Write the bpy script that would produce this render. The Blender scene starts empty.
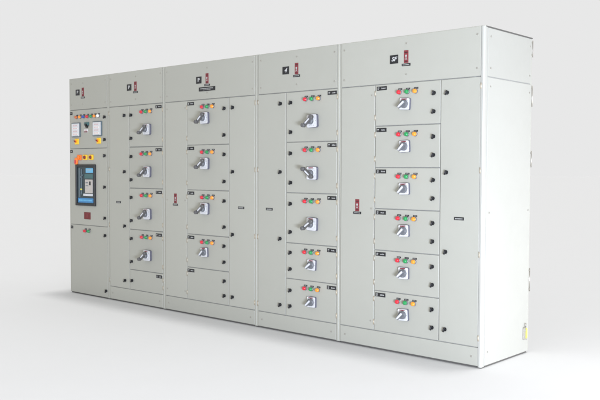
import bpy, bmesh, math, random
from mathutils import Vector, Matrix
random.seed(7)
scene = bpy.context.scene
COL = scene.collection
PI = math.pi

# ---------------------------------------------------------------- materials
def principled(name, base, rough=.5, metal=0., coat=0., spec=.5):
    m = bpy.data.materials.new(name); m.use_nodes = True
    b = m.node_tree.nodes['Principled BSDF']
    b.inputs['Base Color'].default_value = (*base, 1)
    b.inputs['Roughness'].default_value = rough
    b.inputs['Metallic'].default_value = metal
    b.inputs['Coat Weight'].default_value = coat
    b.inputs['Specular IOR Level'].default_value = spec
    return m

def paint(name, base, rough=.42, mottle=.05, bump=.06, coord='Generated'):
    """powder-coated sheet steel: faint orange peel, faint blotches, handling marks"""
    m = principled(name, base, rough)
    nt = m.node_tree; N = nt.nodes; L = nt.links; b = N['Principled BSDF']
    geo = N.new('ShaderNodeNewGeometry')
    n1 = N.new('ShaderNodeTexNoise'); n1.inputs['Scale'].default_value = 1.7; n1.inputs['Detail'].default_value = 5
    n2 = N.new('ShaderNodeTexNoise'); n2.inputs['Scale'].default_value = 420; n2.inputs['Detail'].default_value = 2
    n3 = N.new('ShaderNodeTexNoise'); n3.inputs['Scale'].default_value = 9; n3.inputs['Detail'].default_value = 6
    n3.inputs['Roughness'].default_value = .7
    for n in (n1, n2, n3): L.new(geo.outputs['Position'], n.inputs['Vector'])
    mix = N.new('ShaderNodeMixRGB'); mix.blend_type = 'MIX'
    mix.inputs[1].default_value = (*[c * (1 - mottle) for c in base], 1)
    mix.inputs[2].default_value = (*[c * (1 + mottle) for c in base], 1)
    add = N.new('ShaderNodeMath'); add.operation = 'ADD'
    half = N.new('ShaderNodeMath'); half.operation = 'MULTIPLY'; half.inputs[1].default_value = .5
    L.new(n1.outputs['Fac'], add.inputs[0]); L.new(n3.outputs['Fac'], add.inputs[1]); L.new(add.outputs[0], half.inputs[0])
    L.new(half.outputs[0], mix.inputs[0]); L.new(mix.outputs[0], b.inputs['Base Color'])
    oi = N.new('ShaderNodeObjectInfo'); tone = N.new('ShaderNodeMapRange')
    tone.inputs['To Min'].default_value = .975; tone.inputs['To Max'].default_value = 1.025
    L.new(oi.outputs['Random'], tone.inputs['Value'])
    mul = N.new('ShaderNodeVectorMath'); mul.operation = 'SCALE'
    L.new(mix.outputs[0], mul.inputs[0]); L.new(tone.outputs[0], mul.inputs['Scale']); L.new(mul.outputs[0], b.inputs['Base Color'])
    mr = N.new('ShaderNodeMapRange'); mr.inputs['From Min'].default_value = .3; mr.inputs['From Max'].default_value = .7; mr.inputs['To Min'].default_value = rough - .12; mr.inputs['To Max'].default_value = rough + .14
    L.new(n3.outputs['Fac'], mr.inputs['Value']); L.new(mr.outputs[0], b.inputs['Roughness'])
    bp = N.new('ShaderNodeBump'); bp.inputs['Strength'].default_value = bump; bp.inputs['Distance'].default_value = .0006
    L.new(n2.outputs['Fac'], bp.inputs['Height'])
    b2 = N.new('ShaderNodeBump'); b2.inputs['Strength'].default_value = .5; b2.inputs['Distance'].default_value = .006
    L.new(n1.outputs['Fac'], b2.inputs['Height']); L.new(b2.outputs[0], bp.inputs['Normal'])
    L.new(bp.outputs[0], b.inputs['Normal'])
    return m

def speckle(name, base, rough, amt=.15, scale=90, **k):
    m = principled(name, base, rough, **k); nt = m.node_tree; N = nt.nodes; L = nt.links; b = N['Principled BSDF']
    t = N.new('ShaderNodeTexCoord'); n = N.new('ShaderNodeTexNoise'); n.inputs['Scale'].default_value = scale
    L.new(t.outputs['Object'], n.inputs['Vector'])
    r = N.new('ShaderNodeMixRGB')
    r.inputs[1].default_value = (*[c * (1 - amt) for c in base], 1); r.inputs[2].default_value = (*[min(1, c * (1 + amt)) for c in base], 1)
    L.new(n.outputs['Fac'], r.inputs[0]); L.new(r.outputs[0], b.inputs['Base Color'])
    return m

M = {}
PAINT = (.388, .384, .330)
M['paint'] = paint('paint_grey', PAINT)
M['frame'] = paint('paint_frame', (.385, .380, .322))
M['endwall'] = paint('paint_end', (.385, .380, .340), .45)
M['inside'] = speckle('gasket', (.27, .27, .25), .8)
M['gap_dark'] = speckle('end_gap_shade', (.10, .10, .09), .8)  # dark tone standing in for shade inside the end-wall gaps
M['black'] = speckle('black_plastic', (.013, .013, .014), .38)
M['plate'] = speckle('black_plate', (.012, .012, .013), .5)
M['white'] = speckle('white_plastic', (.66, .66, .66), .4, .04)
M['ink'] = principled('engraved_white', (.40, .40, .38), .6)
M['glyph'] = principled('glyph_white', (.52, .52, .50), .6)
M['base'] = speckle('switch_base', (.12, .12, .15), .5)
M['knob'] = speckle('knob_grey', (.15, .155, .165), .42)
M['grip'] = speckle('grip_light', (.62, .63, .65), .4)
M['handle'] = speckle('handle_dark', (.105, .102, .10), .36)
M['red'] = principled('lens_red', (.62, .012, .03), .22, coat=.5)
M['green'] = principled('lens_green', (.01, .27, .07), .22, coat=.5)
M['amber'] = principled('lens_amber', (.90, .29, .02), .22, coat=.5)
M['blue'] = principled('lens_blue', (.03, .08, .36), .22, coat=.5)
M['clear'] = principled('lens_clear', (.85, .85, .8), .2, coat=.5)
M['brown'] = principled('lens_orange', (.55, .13, .03), .22, coat=.5)
M['yellow'] = principled('yellow_plastic', (.95, .60, .03), .35)
M['orange'] = principled('orange_plastic', (.95, .22, .02), .35)
M['signred'] = speckle('sign_red', (.20, .022, .03), .5)
M['darkred'] = speckle('plate_dark_red', (.15, .012, .012), .5)
M['zinc'] = speckle('zinc', (.45, .43, .38), .35, metal=.8)
M['brass'] = speckle('yellow_zinc', (.50, .43, .32), .4, metal=.5)
M['teal'] = speckle('teal_plastic', (.05, .13, .13), .4)
M['breaker'] = speckle('breaker_dark', (.022, .04, .046), .35, .35, 30)
M['rail'] = speckle('rail_grey', (.10, .14, .16), .4)
M['module'] = speckle('module_beige', (.50, .46, .42), .5)
M['sticker'] = principled('sticker_blue', (.14, .46, .70), .4)
M['bluebar'] = principled('bar_blue', (.045, .22, .46), .4)
M['dark_line'] = principled('dark_edge_strip', (.10, .095, .085), .7)  # dark grey; at the base it paints a contact-shadow line
M['tag'] = principled('tag_yellow', (.80, .74, .10), .5)

# ---------------------------------------------------------------- mesh building
class MB:
    def __init__(s): s.bm = bmesh.new(); s.mats = []
    def mi(s, m):
        if m not in s.mats: s.mats.append(m)
        return s.mats.index(m)
    def _take(s, verts, m, smooth=False):
        i = s.mi(m)
        for f in {f for v in verts for f in v.link_faces}:
            f.material_index = i; f.smooth = smooth
    def box(s, x0, x1, y0, y1, z0, z1, m, bev=0., rot=0., c=None, seg=2):
        bm = bmesh.new()
        bmesh.ops.create_cube(bm, size=1)
        bmesh.ops.scale(bm, vec=(x1 - x0, y1 - y0, z1 - z0), verts=bm.verts)
        bmesh.ops.translate(bm, vec=((x0 + x1) / 2, (y0 + y1) / 2, (z0 + z1) / 2), verts=bm.verts)
        if bev: bmesh.ops.bevel(bm, geom=list(bm.edges), offset=bev, segments=seg, affect='EDGES', profile=.5)
        s._merge(bm, m, rot, c)
    def cyl(s, x, z, r, y0, y1, m, r2=None, n=24, rot=0, c=None, bev=0.):
        bm = bmesh.new()
        bmesh.ops.create_cone(bm, cap_ends=True, segments=n, radius1=r, radius2=r if r2 is None else r2, depth=y1 - y0)
        # cone axis z -> points to -y : radius1 at back (y1), radius2 at front (y0)
        bmesh.ops.rotate(bm, matrix=Matrix.Rotation(PI / 2, 3, 'X'), verts=bm.verts)
        bmesh.ops.translate(bm, vec=(x, (y0 + y1) / 2, z), verts=bm.verts)
        if bev:
            ed = [e for e in bm.edges if all(abs(v.co.y - y0) < 1e-6 for v in e.verts)]
            bmesh.ops.bevel(bm, geom=ed, offset=bev, segments=3, affect='EDGES', profile=.5)
        s._merge(bm, m, rot, c, smooth=True)
    def vcyl(s, x, y, r, z0, z1, m, n=12):
        bm = bmesh.new()
        bmesh.ops.create_cone(bm, cap_ends=True, segments=n, radius1=r, radius2=r, depth=z1 - z0)
        bmesh.ops.translate(bm, vec=(x, y, (z0 + z1) / 2), verts=bm.verts)
        s._merge(bm, m, 0, None, smooth=True)
    def dome(s, x, z, r, y, h, m):
        bm = bmesh.new()
        bmesh.ops.create_uvsphere(bm, u_segments=20, v_segments=12, radius=r)
        bmesh.ops.scale(bm, vec=(1, h / r, 1), verts=bm.verts)
        bmesh.ops.translate(bm, vec=(x, y, z), verts=bm.verts)
        s._merge(bm, m, 0, None, smooth=True)
    def prism(s, pts, z0, z1, m):          # polygon in x,y pulled along z
        bm = bmesh.new()
        a = [bm.verts.new((x, y, z0)) for x, y in pts]; b = [bm.verts.new((x, y, z1)) for x, y in pts]
        bm.faces.new(a); bm.faces.new(b[::-1]); n = len(pts)
        for i in range(n): bm.faces.new((a[i], b[i], b[(i + 1) % n], a[(i + 1) % n]))
        bmesh.ops.recalc_face_normals(bm, faces=bm.faces)
        s._merge(bm, m, 0, None)
    def face_prism(s, pts, y0, y1, m, smooth=False):     # polygon in x,z pulled along y
        bm = bmesh.new()
        a = [bm.verts.new((x, y0, z)) for x, z in pts]; b = [bm.verts.new((x, y1, z)) for x, z in pts]
        bm.faces.new(a); bm.faces.new(b[::-1]); n = len(pts)
        for i in range(n): bm.faces.new((a[i], b[i], b[(i + 1) % n], a[(i + 1) % n]))
        bmesh.ops.recalc_face_normals(bm, faces=bm.faces)
        s._merge(bm, m, 0, None)
    def rrect(s, h, r, y0, y1, m):
        pts = []
        for q, (cx, cz) in enumerate(((h - r, h - r), (-h + r, h - r), (-h + r, -h + r), (h - r, -h + r))):
            for k in range(7):
                t = PI / 2 * (q + k / 6); pts.append((cx + r * math.cos(t), cz + r * math.sin(t)))
        s.face_prism(pts, y0, y1, m)
    def text(s, t, size, x, z, y, m, shear=0., wide=1.):
        cu = bpy.data.curves.new('t', 'FONT'); cu.body = t; cu.size = size; cu.shear = shear
        cu.align_x = 'CENTER'; cu.align_y = 'CENTER'; cu.extrude = .0004; cu.offset = .0012 * size / .05
        o = bpy.data.objects.new('t', cu); COL.objects.link(o)
        me = bpy.data.meshes.new_from_object(o.evaluated_get(bpy.context.evaluated_depsgraph_get()))
        bm = bmesh.new(); bm.from_mesh(me)
        bmesh.ops.scale(bm, vec=(wide, 1, 1), verts=bm.verts)
        bmesh.ops.rotate(bm, matrix=Matrix.Rotation(PI / 2, 3, 'X'), verts=bm.verts)
        bmesh.ops.translate(bm, vec=(x, y, z), verts=bm.verts)
        s._merge(bm, m, 0, None)
        bpy.data.objects.remove(o); bpy.data.curves.remove(cu); bpy.data.meshes.remove(me)
    def _merge(s, bm, m, rot, c, smooth=False):
        if rot:
            bmesh.ops.rotate(bm, matrix=Matrix.Rotation(rot, 3, 'Y'), cent=c or (0, 0, 0), verts=bm.verts)
        i = s.mi(m)
        for f in bm.faces:
            f.material_index = i; f.smooth = smooth and len(f.verts) <= 4
        me = bpy.data.meshes.new('tmp'); bm.to_mesh(me); bm.free()
        s.bm.from_mesh(me); bpy.data.meshes.remove(me)
    def mesh(s, name):
        me = bpy.data.meshes.new(name)
        s.bm.to_mesh(me); s.bm.free()
        for k in s.mats: me.materials.append(M[k])
        return me

ABS = {}
def put(name, mesh, parent, loc, label=None, rot=0.):
    """link one mesh as a child of parent, at absolute place loc"""
    o = bpy.data.objects.new(name, mesh); COL.objects.link(o)
    ABS[o] = Vector(loc)
    if parent:
        o.parent = parent; o.location = ABS[o] - ABS[parent]
    else: o.location = loc
    if rot: o.rotation_euler = (0, rot, 0)
    if label: o['label'] = label
    return o

# ---------------------------------------------------------------- small fittings (origin on the door face, facing -y)
def latch_mesh():
    b = MB()
    b.cyl(0, 0, .0155, -.004, .001, 'black', n=20, bev=.001)
    b.cyl(0, 0, .011, -.013, -.003, 'black', n=16)
    b.box(-.0060, .0060, -.023, -.011, -.020, .017, 'black', bev=.0025)
    b.cyl(0, 0, .003, -.0236, -.023, 'base', n=10)
    return b.mesh('latch')
LATCH = latch_mesh()

def lamp_mesh(c):
    b = MB()
    b.cyl(0, 0, .0165, -.0085, -.005, 'zinc', n=24, bev=.001)
    b.cyl(0, 0, .0175, -.006, .001, 'base', n=24, bev=.0015)
    b.cyl(0, 0, .0150, -.020, -.005, c, n=24)
    b.dome(0, 0, .0150, -.020, .010, c)
    b.box(-.012, .022, -.003, .001, .0155, .0275, 'plate', bev=.0008)
    b.box(-.006, .016, -.0036, -.003, .0205, .0225, 'ink')
    return b.mesh('pilot_lamp')
LAMP = {c: lamp_mesh(c) for c in ('red', 'green', 'amber', 'blue', 'clear', 'brown')}
LAMP_WORD = dict(red='red pilot lamp', green='green pilot lamp', amber='amber pilot lamp', blue='blue pilot lamp',
                 clear='clear white pilot lamp', brown='dark orange pilot lamp')

def rotary_mesh():
    b = MB(); h = .043
    b.rrect(h, .010, -.016, .001, 'base')
    b.rrect(h - .002, .009, -.020, -.016, 'white')
    b.box(-.026, .020, -.0206, -.020, .031, .038, 'signred')
    for a in range(0, 360, 45):
        if a in (90,): continue
        b.box(.0325, .0375, -.0205, -.020, -.001, .001, 'plate', rot=math.radians(a), c=(0, 0, 0))
    b.cyl(0, 0, .031, -.034, -.019, 'knob', n=32, r2=.029)
    b.cyl(0, 0, .028, -.040, -.033, 'knob', n=32, bev=.002)
    # tapered grip lying across the knob, thick at the pointer end
    bm = [(-.040, -.006), (-.036, -.010), (.022, -.012), (.027, -.006), (.027, .006), (.022, .012), (-.036, .010), (-.040, .006)]
    a = math.radians(42)
    rot = lambda p: (p[0] * math.cos(a) - p[1] * math.sin(a), p[0] * math.sin(a) + p[1] * math.cos(a))
    b.face_prism([rot(p) for p in bm], -.056, -.039, 'knob')
    b.face_prism([rot((p[0] * .92 - .001, p[1] * .62)) for p in bm], -.0575, -.056, 'grip')
    return b.mesh('rotary_switch')
ROTARY = rotary_mesh()

def pistol_mesh(up=False):
    b = MB(); h = .052
    b.rrect(h, .014, -.021, .001, 'base')
    b.rrect(h - .002, .013, -.025, -.021, 'white')
    b.box(-.030, .016, -.0256, -.025, .038, .0455, 'signred')
    for a in range(0, 360, 30):
        if a == 90: continue
        b.box(.0395, .0445, -.0255, -.025, -.001, .001, 'plate', rot=math.radians(a), c=(0, 0, 0))
    b.cyl(0, 0, .034, -.034, -.024, 'grip', n=32, bev=.002)
    b.cyl(0, 0, .028, -.058, -.033, 'knob', n=32, r2=.023)
    a = math.radians(38 if not up else -38)
    R = Matrix.Rotation(-a, 3, 'Y')
    def capsule(L0, L1, w0, w1, y0, y1, m):
        pts = []
        for k in range(9):
            t = PI / 2 + PI * k / 8; pts.append((-L0 + w0 * math.cos(t), w0 * math.sin(t)))
        for k in range(9):
            t = -PI / 2 + PI * k / 8; pts.append((L1 + w1 * math.cos(t), w1 * math.sin(t)))
        q = [R @ Vector((x, 0, z)) for x, z in pts]
        b.face_prism([(v.x, v.z) for v in q], y0, y1, m)
    capsule(.054, .043, .0115, .0135, -.078, -.056, 'handle')
    capsule(.026, .022, .006, .006, -.0792, -.078, 'grip')
    v = R @ Vector((-.054, 0, 0)); b.cyl(v.x, v.z, .0165, -.094, -.062, 'handle', n=24, bev=.005)
    v = R @ Vector((.043, 0, 0)); b.cyl(v.x, v.z, .0170, -.084, -.058, 'handle', n=24, bev=.004)
    return b.mesh('handle_switch')
PISTOL = pistol_mesh(); PISTOL_UP = pistol_mesh(True)

def compartment_plate(seed):
    r = random.Random(seed); b = MB()
    b.box(-.045, .045, -.003, .001, -.0145, .0145, 'plate', bev=.001)
    b.box(-.036, -.021, -.0036, -.003, .001, .007, 'ink'); b.box(-.036, -.024, -.0036, -.003, -.008, -.004, 'ink')
    x = .0
    while x < .030:
        w = r.uniform(.003, .006); b.box(x, x + w, -.0036, -.003, -.005, r.uniform(.001, .006), 'ink'); x += w + .0025
    return b.mesh('name_plate')
PLATES = [compartment_plate(k) for k in range(6)]

def strip_plate():
    b = MB(); b.box(-.038, .038, -.003, .001, -.0105, .0105, 'plate', bev=.001)
    for k in range(7): b.box(-.029 + k * .0085, -.029 + k * .0085 + .0055, -.0036, -.003, -.004, .004, 'ink')
    return b.mesh('name_strip')
STRIP = strip_plate()

def screw_mesh():
    b = MB(); b.cyl(0, 0, .0062, -.003, .001, 'zinc', n=14, bev=.001)
    b.box(-.0045, .0045, -.0034, -.003, -.0006, .0006, 'inside'); return b.mesh('screw')
SCREW = screw_mesh()

def hinge_mesh():
    b = MB(); b.vcyl(0, 0, .0040, -.020, .020, 'brass'); b.vcyl(0, 0, .0046, -.001, .001, 'zinc')
    b.box(-.009, -.003, -.0015, .003, -.012, .012, 'paint', bev=.0006); return b.mesh('hinge')
HINGE = hinge_mesh()

def danger_mesh():
    b = MB()
    b.box(-.019, .019, -.003, .001, -.034, .056, 'signred', bev=.0015)
    # white skull-and-bolt mark and lettering rows, tiny
    b.cyl(0, .016, .0085, -.0037, -.003, 'ink', n=16)
    b.box(-.005, .005, -.0037, -.003, .003, .010, 'ink')
    b.box(-.012, .012, -.0037, -.003, -.0075, -.0045, 'ink', rot=.5, c=(0, 0, -.006))
    b.box(-.012, .012, -.0041, -.0034, -.0075, -.0045, 'ink', rot=-.5, c=(0, 0, -.006))
    b.box(-.013, .013, -.0036, -.003, .038, .043, 'plate'); b.box(-.011, .011, -.0036, -.003, -.026, -.021, 'plate')
    b.box(-.037, .037, -.003, .001, -.056, -.038, 'plate', bev=.001)
    for k in range(6): b.box(-.028 + k * .0098, -.028 + k * .0098 + .006, -.0036, -.003, -.050, -.044, 'ink')
    return b.mesh('danger_sign')
DANGER = danger_mesh()

def emblem_mesh(t, shear):
    b = MB(); b.box(-.035, .035, -.004, .001, -.031, .031, 'plate', bev=.0015)
    b.text(t, .046 if len(t) == 1 else .042, 0, 0, -.0045, 'glyph', shear, 1.1); return b.mesh('emblem_plate')

# ---------------------------------------------------------------- sheet parts
FACE_D = .020
def slab(x0, x1, z0, z1, m='paint'):
    """door or cover pan, front face at y=0; origin at lower-left corner"""
    b = MB(); b.box(0, x1 - x0, 0, FACE_D, 0, z1 - z0, m, bev=.0028, seg=3); return b.mesh('door')

EYE = Vector((7.666, -4.8202, 1.3368))
def unshift(u, z, d):
    """true place of a fitting standing d off the face whose image falls on (u, z) of the face"""
    t = d / -EYE.y
    return u + (EYE.x - u) * t, z + (EYE.z - z) * t

class Door:
    def __init__(s, root, x0, x1, z0, z1, name='door', label=None, gap=.003, m='paint'):
        g = gap + random.uniform(-.0003, .0005)
        s.x0, s.x1, s.z0, s.z1 = x0 + g, x1 - g, z0 + g, z1 - g
        s.o = put(name, slab(s.x0, s.x1, s.z0, s.z1, m), root, (s.x0, random.uniform(-.0006, .0004), s.z0), label)
        s.o.rotation_euler = (math.radians(random.uniform(-.05, .05)), 0, math.radians(random.uniform(-.09, .09)))
    def add(s, name, mesh, u, z, label=None, d=0., rot=0.):
        u, z = unshift(u, z, d) if d else (u, z)
        return put(name, mesh, s.o, (u, 0, z), label, rot)
    def latch(s, u, *zs):
        for z in zs:
            o = s.add('latch', LATCH, u + random.uniform(-.001, .001), z, d=.014, rot=math.radians(16 + random.uniform(-9, 9)))
            o.scale = (.88, .95, .92)
    def lamps(s, u, z, cs=('red', 'green', 'amber'), pitch=.069, zs=None):
        for k, c in enumerate(cs): s.add('pilot_lamp', LAMP[c], u + (k - 1) * pitch, z, LAMP_WORD[c], d=.018)
    def screws(s, *p):
        for u, z in p: s.add('screw', SCREW, u, z)
    def hinges(s, side, n=2):
        x = s.x1 + .004 if side == 'r' else s.x0 - .004
        h = s.z1 - s.z0; inset = .06
        for k in range(n):
            z = s.z0 + inset + (h - 2 * inset) * k / (n - 1)
            o = s.add('hinge', HINGE, x, z)
            if side == 'l': o.scale = (-1, 1, 1)

SEAM = [0., .715, 1.6135, 2.850, 3.745, 4.9795]
H, D, ZP, ZT = 2.300, .693, .142, 1.964
GROUP = 'bolted cubicles of one switchboard line'

def cubicle(i, label, cat='electrical cubicle', plinth=True):
    x0, x1 = SEAM[i], SEAM[i + 1]
    root = bpy.data.objects.new('switchgear_cubicle', None); COL.objects.link(root)
    root.location = (x0, 0, 0); ABS[root] = Vector((x0, 0, 0)); root.empty_display_size = .2
    root['label'] = label; root['category'] = cat; root['group'] = GROUP
    # carcass: dark gasketed face behind the doors, chamfered painted posts at the edges, sheet sides
    b = MB(); W = x1 - x0; e = .0012
    last = i == 4
    b.box(e + .002, W - e - .002, .0085, D - .02, .014, H - .008, 'inside')
    b.box(e + .004, W - e - .004, .016, D - .02, 0, .0145, 'dark_line')  # dark recessed strip added so a contact shadow shows along the base
    b.prism([(e, .003), (.013, .003), (.013, .0080), (e, .0080)], .012, H - .004, 'frame')
    if last:
        b.prism([(W - .024, 0), (W - .010, 0), (W - .002, .008), (W, .012), (W, .040), (W - .03, .040), (W - .03, .012), (W - .024, .012)], .008, H - .002, 'endwall')
    else:
        b.prism([(W - .021, .001), (W - .006, .001), (W - .003, .004), (W - .003, .0075), (W - .021, .0075)], .012, H - .004, 'frame')
    if last: b.box(W - .025, W - .0075, .0405, D - .021, .015, H - .012, 'gap_dark')  # dark backing, paints the shade seen in the end-wall gaps
    put('carcass', b.mesh('carcass'), root, (x0, 0, 0))
    if i == 0:
        b = MB(); b.box(0, .0022, 0, D - .03, 0, H - .03, 'paint', bev=.0008)
        put('side_panel', b.mesh('side_panel'), root, (x0 + .0008, .009, .014))
    b = MB(); b.box(0, W - 2 * e, 0, D, 0, .004, 'frame')
    put('roof', b.mesh('roof'), root, (x0 + e, .002, H - .004))
    b = MB(); b.box(0, W - 2 * e, 0, .019, 0, H - .05, 'paint', bev=.002)
    put('rear_panel', b.mesh('rear_panel'), root, (x0 + e, D - .019, .02))
    return root

def span(i):  # usable width between the posts
    return SEAM[i] + .014, SEAM[i + 1] - (.0235 if i < 4 else .0245)

def top_panel(root, i, icon, danger, glyph, extra=False):
    a, b_ = span(i)
    t = Door(root, a, b_, ZT, H, 'top_panel', gap=.003)
    t.add('emblem_plate', emblem_mesh(*glyph), icon[0], icon[1])
    t.add('danger_sign', DANGER, danger, 2.137)
    t.screws((a + .03, 2.245), (a + .03, 2.02), (b_ - .03, 2.245), (b_ - .03, 2.02), (danger, 2.243), (danger, 2.022))
    if extra:
        b = MB(); b.box(-.108, .108, -.004, .001, -.018, .018, 'plate', bev=.001)
        x = -.085
        while x < .082:
            w = random.uniform(.006, .010); b.box(x, x + w, -.0046, -.004, .001, .008, 'ink'); x += w + .0035
        x = -.05
        while x < .045:
            w = random.uniform(.006, .010); b.box(x, x + w, -.0046, -.004, -.010, -.005, 'ink'); x += w + .0035
        t.add('name_plate', b.mesh('name_plate'), danger, 2.055)
    return t

def plinth(root, i):
    a, b_ = span(i)
    p = Door(root, a, b_, .012, ZP, 'plinth', gap=.003)
    p.screws((a + .05, .075), (b_ - .05, .075))

# ---------------------------------------------------------------- cubicle 1: incomer with meters and breaker
r1 = cubicle(0, 'narrow grey cubicle with two white meters above a black breaker window')
a, e = span(0)
top_panel(r1, 0, (.165, 2.148), .262, ('P', 0))
dA = Door(r1, a, e, 1.553, ZT); dB = Door(r1, a, e, .744, 1.553); dC = Door(r1, a, e, .012, .744)
for d, z in ((dA, 1.93), (dB, 1.525), (dC, .712)):
    b = MB(); b.box(-.018, .026, -.003, .001, -.0145, .0145, 'plate', bev=.001); b.box(-.008, .014, -.0036, -.003, -.003, .003, 'ink')
    d.add('name_plate', b.mesh('name_plate'), .034, z)
for u, c in zip((.118, .185, .252, .322, .392, .458, .522), ('brown', 'amber', 'blue', 'red', 'green', 'amber', 'clear')):
    dA.add('pilot_lamp', LAMP[c], u, 1.888, LAMP_WORD[c], d=.018)

def meter_mesh():
    b = MB(); w, h = .080, .076
    b.box(-w, w, -.012, .001, -h, h, 'rail', bev=.004)
    b.box(-w + .009, w - .009, -.016, -.0118, -h + .008, h - .008, 'white', bev=.003)
    for k, z in enumerate((.045, .015, -.015, -.045)):
        b.box(-.045, .045, -.0172, -.0158, z - .009, z + .009, 'clear' if k % 2 else 'white', bev=.0006)
        for q in range(4): b.box(-.036 + q * .019, -.036 + q * .019 + .010, -.0178, -.0171, z - .005, z + .005, 'pink')
    b.box(-.05, .05, -.0168, -.0158, -.0655, -.0625, 'rail')
    return b.mesh('meter')
M['pink'] = principled('digits_pale_red', (.62, .36, .36), .5)
MET = meter_mesh()
dA.add('panel_meter', MET, .118, 1.753, d=.012); dA.add('panel_meter', MET, .510, 1.755, d=.012)

b = MB(); b.box(-.036, .036, -.016, .001, -.012, .022, 'teal', bev=.003)
b.face_prism([(-.026, -.012), (.026, -.012), (.010, -.036), (-.010, -.036)], -.014, .001, 'black')
b.cyl(0, -.006, .013, -.026, -.015, 'black', n=20, bev=.002)
dA.add('selector_switch', b.mesh('selector'), .320, 1.806, d=.012)
b = MB(); b.box(-.036, .036, -.004, .001, -.018, .018, 'white', bev=.001); b.box(-.034, .034, -.0046, -.004, -.016, -.004, 'darkred')
b.box(-.02, .02, -.0046, -.004, .004, .010, 'pink')
dA.add('name_plate', b.mesh('plate'), .315, 1.737, 'white plate with a dark red band')

def yknob():
    b = MB(); b.box(-.036, .036, -.010, .001, -.031, .031, 'yellow', bev=.006)
    b.cyl(0, 0, .021, -.016, -.009, 'yellow', n=28, bev=.002)
    b.cyl(0, 0, .013, -.026, -.015, 'orange', n=20, bev=.002)
    b.box(-.014, .014, -.036, -.025, -.005, .005, 'signred', bev=.002, rot=.5, c=(0, 0, 0)); return b.mesh('selector_switch')
YK = yknob()
for u in (.126, .530): dA.add('selector_switch', YK, u, 1.630, 'yellow selector with a red knob', d=.014)
dA.latch(.637, 1.871, 1.640)
# breaker door
def ybut(c, k):
    b = MB(); b.box(-.042, .042, -.010, .001, -.028, .028, c, bev=.008)
    b.cyl(0, 0, .018, -.020, -.009, k, n=24, bev=.003); return b.mesh('push_button')
dB.add('push_button', ybut('orange', 'orange'), .175, 1.459, 'orange push button', d=.012)
for u in (.283, .392): dB.add('push_button', ybut('yellow', 'signred'), u, 1.460, 'yellow push button with a red centre', d=.012)
b = MB(); b.box(-.022, .022, -.022, .001, -.040, .034, 'orange', bev=.010); b.box(-.015, .015, -.026, -.021, -.030, .006, 'red', bev=.004)
dB.add('release_flap', b.mesh('release_flap'), .118, 1.424, 'orange and red flap', d=.016)

b = MB(); X0, X1, Z0, Z1 = -.172, .172, -.218, .218
fr = .024
b.box(X0, X1, -.018, .001, Z1 - fr, Z1, 'black', bev=.003); b.box(X0, X1, -.018, .001, Z0, Z0 + fr, 'black', bev=.003)
b.box(X0, X0 + fr, -.0175, .001, Z0 + fr - .004, Z1 - fr + .004, 'black', bev=.003); b.box(X1 - fr, X1, -.0175, .001, Z0 + fr - .004, Z1 - fr + .004, 'black', bev=.003)
b.box(X0 + fr - .004, X1 - fr + .004, -.006, .0005, Z0 + fr - .004, Z1 - fr + .004, 'breaker')
b.box(-.125, -.095, -.010, -.005, -.13, .18, 'rail', bev=.002)         # rails and charging handle at the left
b.box(-.080, -.066, -.012, -.005, -.10, .17, 'rail', bev=.002)
b.box(-.100, -.040, -.016, -.005, .085, .100, 'rail', bev=.002, rot=-.6, c=(-.07, 0, .09))
b.box(.004, .132, -.010, -.005, .130, .178, 'sticker', bev=.002)
for k in range(3): b.box(.020, .112 - .02 * k, -.0106, -.010, .163 - .013 * k, .167 - .013 * k, 'ink')
b.box(-.020, .130, -.008, -.005, .070, .118, 'teal', bev=.002)
b.box(-.005, .126, -.014, -.005, -.085, .060, 'module', bev=.004)
b.box(.072, .098, -.0165, -.0135, .000, .040, 'black', bev=.002)
b.box(.010, .050, -.0150, -.0135, .020, .030, 'rail'); b.box(.010, .055, -.0150, -.0135, -.010, -.002, 'rail')
b.box(-.040, .126, -.011, -.005, -.115, -.090, 'grip', bev=.003)
b.cyl(-.075, -.045, .010, -.014, -.005, 'tag', n=16)
b.box(-.135, .135, -.010, -.005, -.186, -.136, 'bluebar', bev=.002)

x = -.115
while x < .112:
    w = random.uniform(.010, .018); b.box(x, x + w, -.0106, -.010, -.168, -.152, 'sticker'); x += w + .006
dB.add('circuit_breaker', b.mesh('circuit_breaker'), .297, 1.167, 'black framed breaker with beige trip unit and blue plates', d=.010).scale = (1.05, 1, 1)
b = MB(); b.box(-.058, .058, -.004, .001, -.037, .037, 'darkred', bev=.001); b.box(-.012, .012, -.0046, -.004, -.020, .020, 'signred')
b.box(-.035, .035, -.0046, -.004, .024, .029, 'signred')
dB.add('warning_plate', b.mesh('warning_plate'), .332, .845, 'dark red plate')
dB.latch(.635, 1.475, 1.152, .832)
dC.add('pilot_lamp', LAMP['red'], .268, .680, LAMP_WORD['red'], d=.018); dC.add('pilot_lamp', LAMP['green'], .338, .680, LAMP_WORD['green'], d=.018)
dC.latch(.637, .652); dC.latch(.652, .080)

# ---------------------------------------------------------------- cubicle 2
r2 = cubicle(1, 'grey cubicle with four long handle switches, next to the one with meters')
a, e = span(1); dv = 1.066
top_panel(r2, 1, (1.072, 2.142), 1.172, ('P', 0))
d = Door(r2, a, dv, ZP, ZT); d.latch(.976, 1.872, 1.312, .768, .220); d.add('name_strip', STRIP, .885, 1.005); d.hinges('l', 4)
ed = [ZT, 1.555, 1.150, .742, .342, ZP]
for k in range(5):
    d = Door(r2, dv, e, ed[k + 1], ed[k], gap=.0035)
    d.add('name_plate', PLATES[k % 6], 1.532, ed[k] - .033)
    if k < 4:
        d.lamps(1.322, ed[k] - .070); z = (1.722, 1.312, .902, .500)[k]
        d.add('handle_switch', PISTOL, 1.352, z, d=.012, rot=math.radians(random.uniform(-2.5, 2.5))); d.latch(1.087, ed[k] - .093, ed[k] - .322)
    else: d.latch(1.090, .230)
    d.hinges('r')
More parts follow.
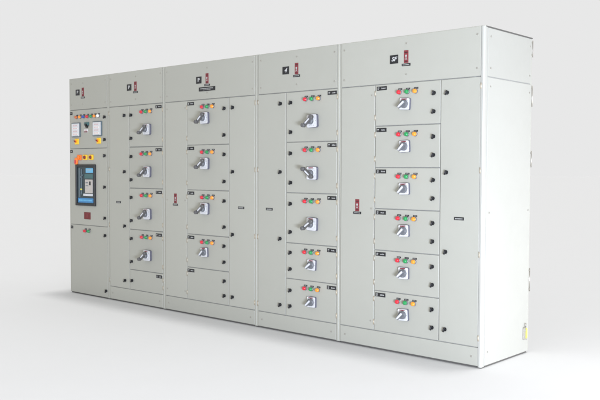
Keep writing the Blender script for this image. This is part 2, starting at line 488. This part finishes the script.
plinth(r2, 1)

# ---------------------------------------------------------------- cubicle 3
r3 = cubicle(2, 'wide grey cubicle with a long black nameplate on its top panel')
a, e = span(2); d1, d2 = 1.945, 2.505
top_panel(r3, 2, (2.112, 2.140), 2.222, ('P', 0), True)
d = Door(r3, a, d1, ZP, ZT, 'fixed_panel'); d.add('danger_sign', DANGER, 1.778, 1.055)
d.screws((a + .03, 1.90), (a + .03, .21), (d1 - .03, 1.90), (d1 - .03, .21), (d1 - .03, 1.05), (a + .03, 1.05))
d = Door(r3, d2, e, ZP, ZT); d.latch(2.542, 1.875, 1.318, .770, .222); d.add('name_strip', STRIP, 2.660, 1.008); d.hinges('r', 4)
ed = [ZT, 1.558, 1.150, .745, .440, ZP]
for k in range(5):
    d = Door(r3, d1, d2, ed[k + 1], ed[k])
    d.add('name_plate', PLATES[(k + 2) % 6], 2.000, ed[k] - .030)
    if k < 4:
        d.lamps(2.212, ed[k] - .066)
        if k < 3: d.add('handle_switch', PISTOL, 2.188, (1.797, 1.390, .984)[k], d=.012, rot=math.radians(random.uniform(-2.5, 2.5)))
        else: d.add('rotary_switch', ROTARY, 2.183, .590, 'short grey rotary switch', d=.012, rot=math.radians(random.uniform(-4, 4)))
    d.latch(2.436, *[(1.872, 1.640), (1.470, 1.232), (1.060, .830), (.662, .520), (.352, .222)][k])
    d.hinges('l')
plinth(r3, 2)

# ---------------------------------------------------------------- cubicle 4
r4 = cubicle(3, 'grey cubicle with three long handle switches above two short rotary ones')
a, e = span(3); dv = 3.185
top_panel(r4, 3, (3.180, 2.142), 3.298, ('4', .3))
d = Door(r4, a, dv, ZP, ZT); d.latch(3.112, 1.878, 1.318, .768, .220); d.add('name_strip', STRIP, 2.998, 1.008); d.hinges('l', 4)
ed = [ZT, 1.560, 1.150, .742, .450, ZP]
for k in range(5):
    d = Door(r4, dv, e, ed[k + 1], ed[k])
    d.add('name_plate', PLATES[(k + 4) % 6], 3.672, ed[k] - .032)
    d.lamps(3.452, ed[k] - .066)
    if k < 3: d.add('handle_switch', PISTOL_UP if k == 1 else PISTOL, 3.470, (1.722, 1.310, .906)[k], 'handle switch turned upwards' if k == 1 else None, d=.012, rot=math.radians(random.uniform(-2.5, 2.5)))
    else: d.add('rotary_switch', ROTARY, 3.466, (.580, .283)[k - 3], 'short grey rotary switch', d=.012, rot=math.radians(random.uniform(-4, 4)))
    d.latch(3.226, *[(1.880, 1.642), (1.470, 1.232), (1.060, .830), (.662, .527), (.352, .222)][k])
    d.hinges('r')
plinth(r4, 3)

# ---------------------------------------------------------------- cubicle 5
r5 = cubicle(4, 'wide grey cubicle with six short rotary switches and the white end wall')
a, e = span(4); d1, d2 = 4.083, 4.645
top_panel(r5, 4, (4.250, 2.137), 4.355, ('SF', .3))
d = Door(r5, a, d1, ZP, ZT, 'fixed_panel'); d.add('danger_sign', DANGER, 3.922, 1.060)
d.screws((d1 - .03, 1.89), (d1 - .03, 1.05), (d1 - .03, .21))
d = Door(r5, d2, e, ZP, ZT); d.latch(4.688, 1.872, 1.322, .770, .228); d.add('name_strip', STRIP, 4.800, 1.006); d.hinges('r', 4)
ed = [ZT, 1.660, 1.355, 1.052, .745, .442, ZP]
for k in range(6):
    d = Door(r5, d1, d2, ed[k + 1], ed[k])
    d.add('name_plate', PLATES[k], 4.142, ed[k] - .029)
    d.lamps(4.357, ed[k] - .065)
    d.add('rotary_switch', ROTARY, 4.346, ed[k] - .153, d=.012, rot=math.radians(random.uniform(-4, 4)))
    d.latch(4.582, ed[k] - .087, ed[k] - .216); d.hinges('l')
plinth(r5, 4)

# end wall on the right: upper and lower sheet, screws turned to +x
XE = SEAM[5]
def side(name, z0, z1, y0=.047, y1=D - .006):
    b = MB(); b.box(-.012, 0, 0, y1 - y0, 0, z1 - z0, 'endwall', bev=.0025, seg=3)
    return put(name, b.mesh('side'), r5, (XE, y0, z0))
for name, z0, z1 in (('upper_side_panel', ZT + .004, H - .010), ('side_panel', .012, ZT - .004)):
    s = side(name, z0, z1)
    zs = (z0 + .055, z1 - .055) if z1 - z0 < 1 else (z0 + .09, 1.05, z1 - .06)
    for z in zs:
        for y in (.085, D - .035):
            o = put('screw', SCREW, s, (XE, y, z)); o.rotation_euler = (0, 0, PI / 2)
b = MB(); b.box(-.02, .0015, .02, D + .004, 0, .008, 'dark_line', bev=.001)  # dark strip along the top edge of the end wall
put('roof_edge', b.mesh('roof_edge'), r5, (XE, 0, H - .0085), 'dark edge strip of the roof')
# rear door edge and its hinge pins just proud of the back corner
for z0, z1 in ((2.16, 2.28), (1.80, 1.955), (1.36, 1.48), (.45, .62)):
    b = MB(); b.vcyl(0, 0, .0038, 0, z1 - z0, 'zinc'); b.box(-.010, .002, -.012, .004, .01, .022, 'zinc'); b.box(-.010, .002, -.012, .004, z1 - z0 - .022, z1 - z0 - .01, 'zinc')
    put('rear_hinge', b.mesh('rear_hinge'), r5, (XE + .001, D + .006, z0))
# earthing lug with a yellow tag near the foot of the end wall
b = MB(); b.vcyl(.012, 0, .005, .045, .075, 'zinc')
b.box(-.001, .014, -.024, .002, -.045, .045, 'zinc', bev=.006)
b.box(-.001, .014, .002, .030, -.040, .036, 'tag', bev=.006)
b.box(.012, .018, -.018, -.006, .018, .032, 'inside', bev=.001)
put('earth_terminal', b.mesh('earth_terminal'), r5, (XE, .625, .150), 'yellow and grey terminal')

# ---------------------------------------------------------------- camera (solved from the photograph's edges)
yaw, pitch, roll = -.7315, -.0375, .0034
f = Vector((math.sin(yaw) * math.cos(pitch), math.cos(yaw) * math.cos(pitch), math.sin(pitch)))
rt = Vector((math.cos(yaw), -math.sin(yaw), 0)); up = rt.cross(f)
r_ = rt * math.cos(roll) + up * math.sin(roll); u_ = up * math.cos(roll) - rt * math.sin(roll)
cam = bpy.data.cameras.new('camera'); co = bpy.data.objects.new('camera', cam); COL.objects.link(co)
m3 = Matrix((r_, u_, -f)).transposed()
co.matrix_world = Matrix.Translation(EYE) @ m3.to_4x4()
cam.sensor_width = 36; cam.lens = 36 * 806.7 / 600; cam.clip_end = 200; cam.clip_start = .05
scene.camera = co

# ---------------------------------------------------------------- floor: one pale seamless sheet that runs out to the horizon
def floor():
    bm = bmesh.new()
    xs = [-300, -60, -15, -4, 2, 8, 15, 60, 300]
    g = [[bm.verts.new((x, y, 0)) for x in xs] for y in xs]
    for a, b in zip(g, g[1:]):
        for k in range(len(xs) - 1): bm.faces.new((a[k], a[k + 1], b[k + 1], b[k]))
    bmesh.ops.recalc_face_normals(bm, faces=bm.faces)
    me = bpy.data.meshes.new('floor'); bm.to_mesh(me); bm.free()
    if me.polygons[0].normal.z < 0: me.flip_normals()
    m = paint('floor_sheet', (.715, .715, .713), .78, mottle=.012, bump=.04)
    m.node_tree.nodes['Principled BSDF'].inputs['Specular IOR Level'].default_value = .12
    me.materials.append(m)
    o = bpy.data.objects.new('floor', me); COL.objects.link(o); o['kind'] = 'structure'
floor()

# ---------------------------------------------------------------- light
w = bpy.data.worlds.new('World'); scene.world = w; w.use_nodes = True
w.node_tree.nodes['Background'].inputs[0].default_value = (1, 1, 1, 1)
w.node_tree.nodes['Background'].inputs[1].default_value = .807
def area(name, loc, target, sx, sy, power, color):
    l = bpy.data.lights.new(name, 'AREA'); l.shape = 'RECTANGLE'; l.size = sx; l.size_y = sy; l.energy = power; l.color = color
    o = bpy.data.objects.new(name, l); COL.objects.link(o); o.location = loc
    o.rotation_euler = (Vector(target) - Vector(loc)).to_track_quat('-Z', 'Y').to_euler()
area('softbox_right', (9.8, -4.6, .40), (4.4, 0, 1.1), 1.8, .7, 810, (.74, .815, 1.0))
area('end_wall_fill', (7.6, .38, .35), (4.98, .35, .75), .8, .5, 48, (.97, .98, 1.0))  # added unseen fill, brightens the end wall only, strongest low down
l = bpy.data.lights.new('shadow_sun', 'SUN'); l.energy = .965; l.angle = math.radians(8)  # added sun from above and behind, throws a soft shadow before the base
o = bpy.data.objects.new('shadow_sun', l); COL.objects.link(o)
o.rotation_euler = Vector((-.06, -.125, -1)).to_track_quat('-Z', 'Y').to_euler()

scene.view_settings.view_transform = 'Standard'; scene.view_settings.look = 'None'
scene.view_settings.exposure = 0; scene.view_settings.gamma = 1
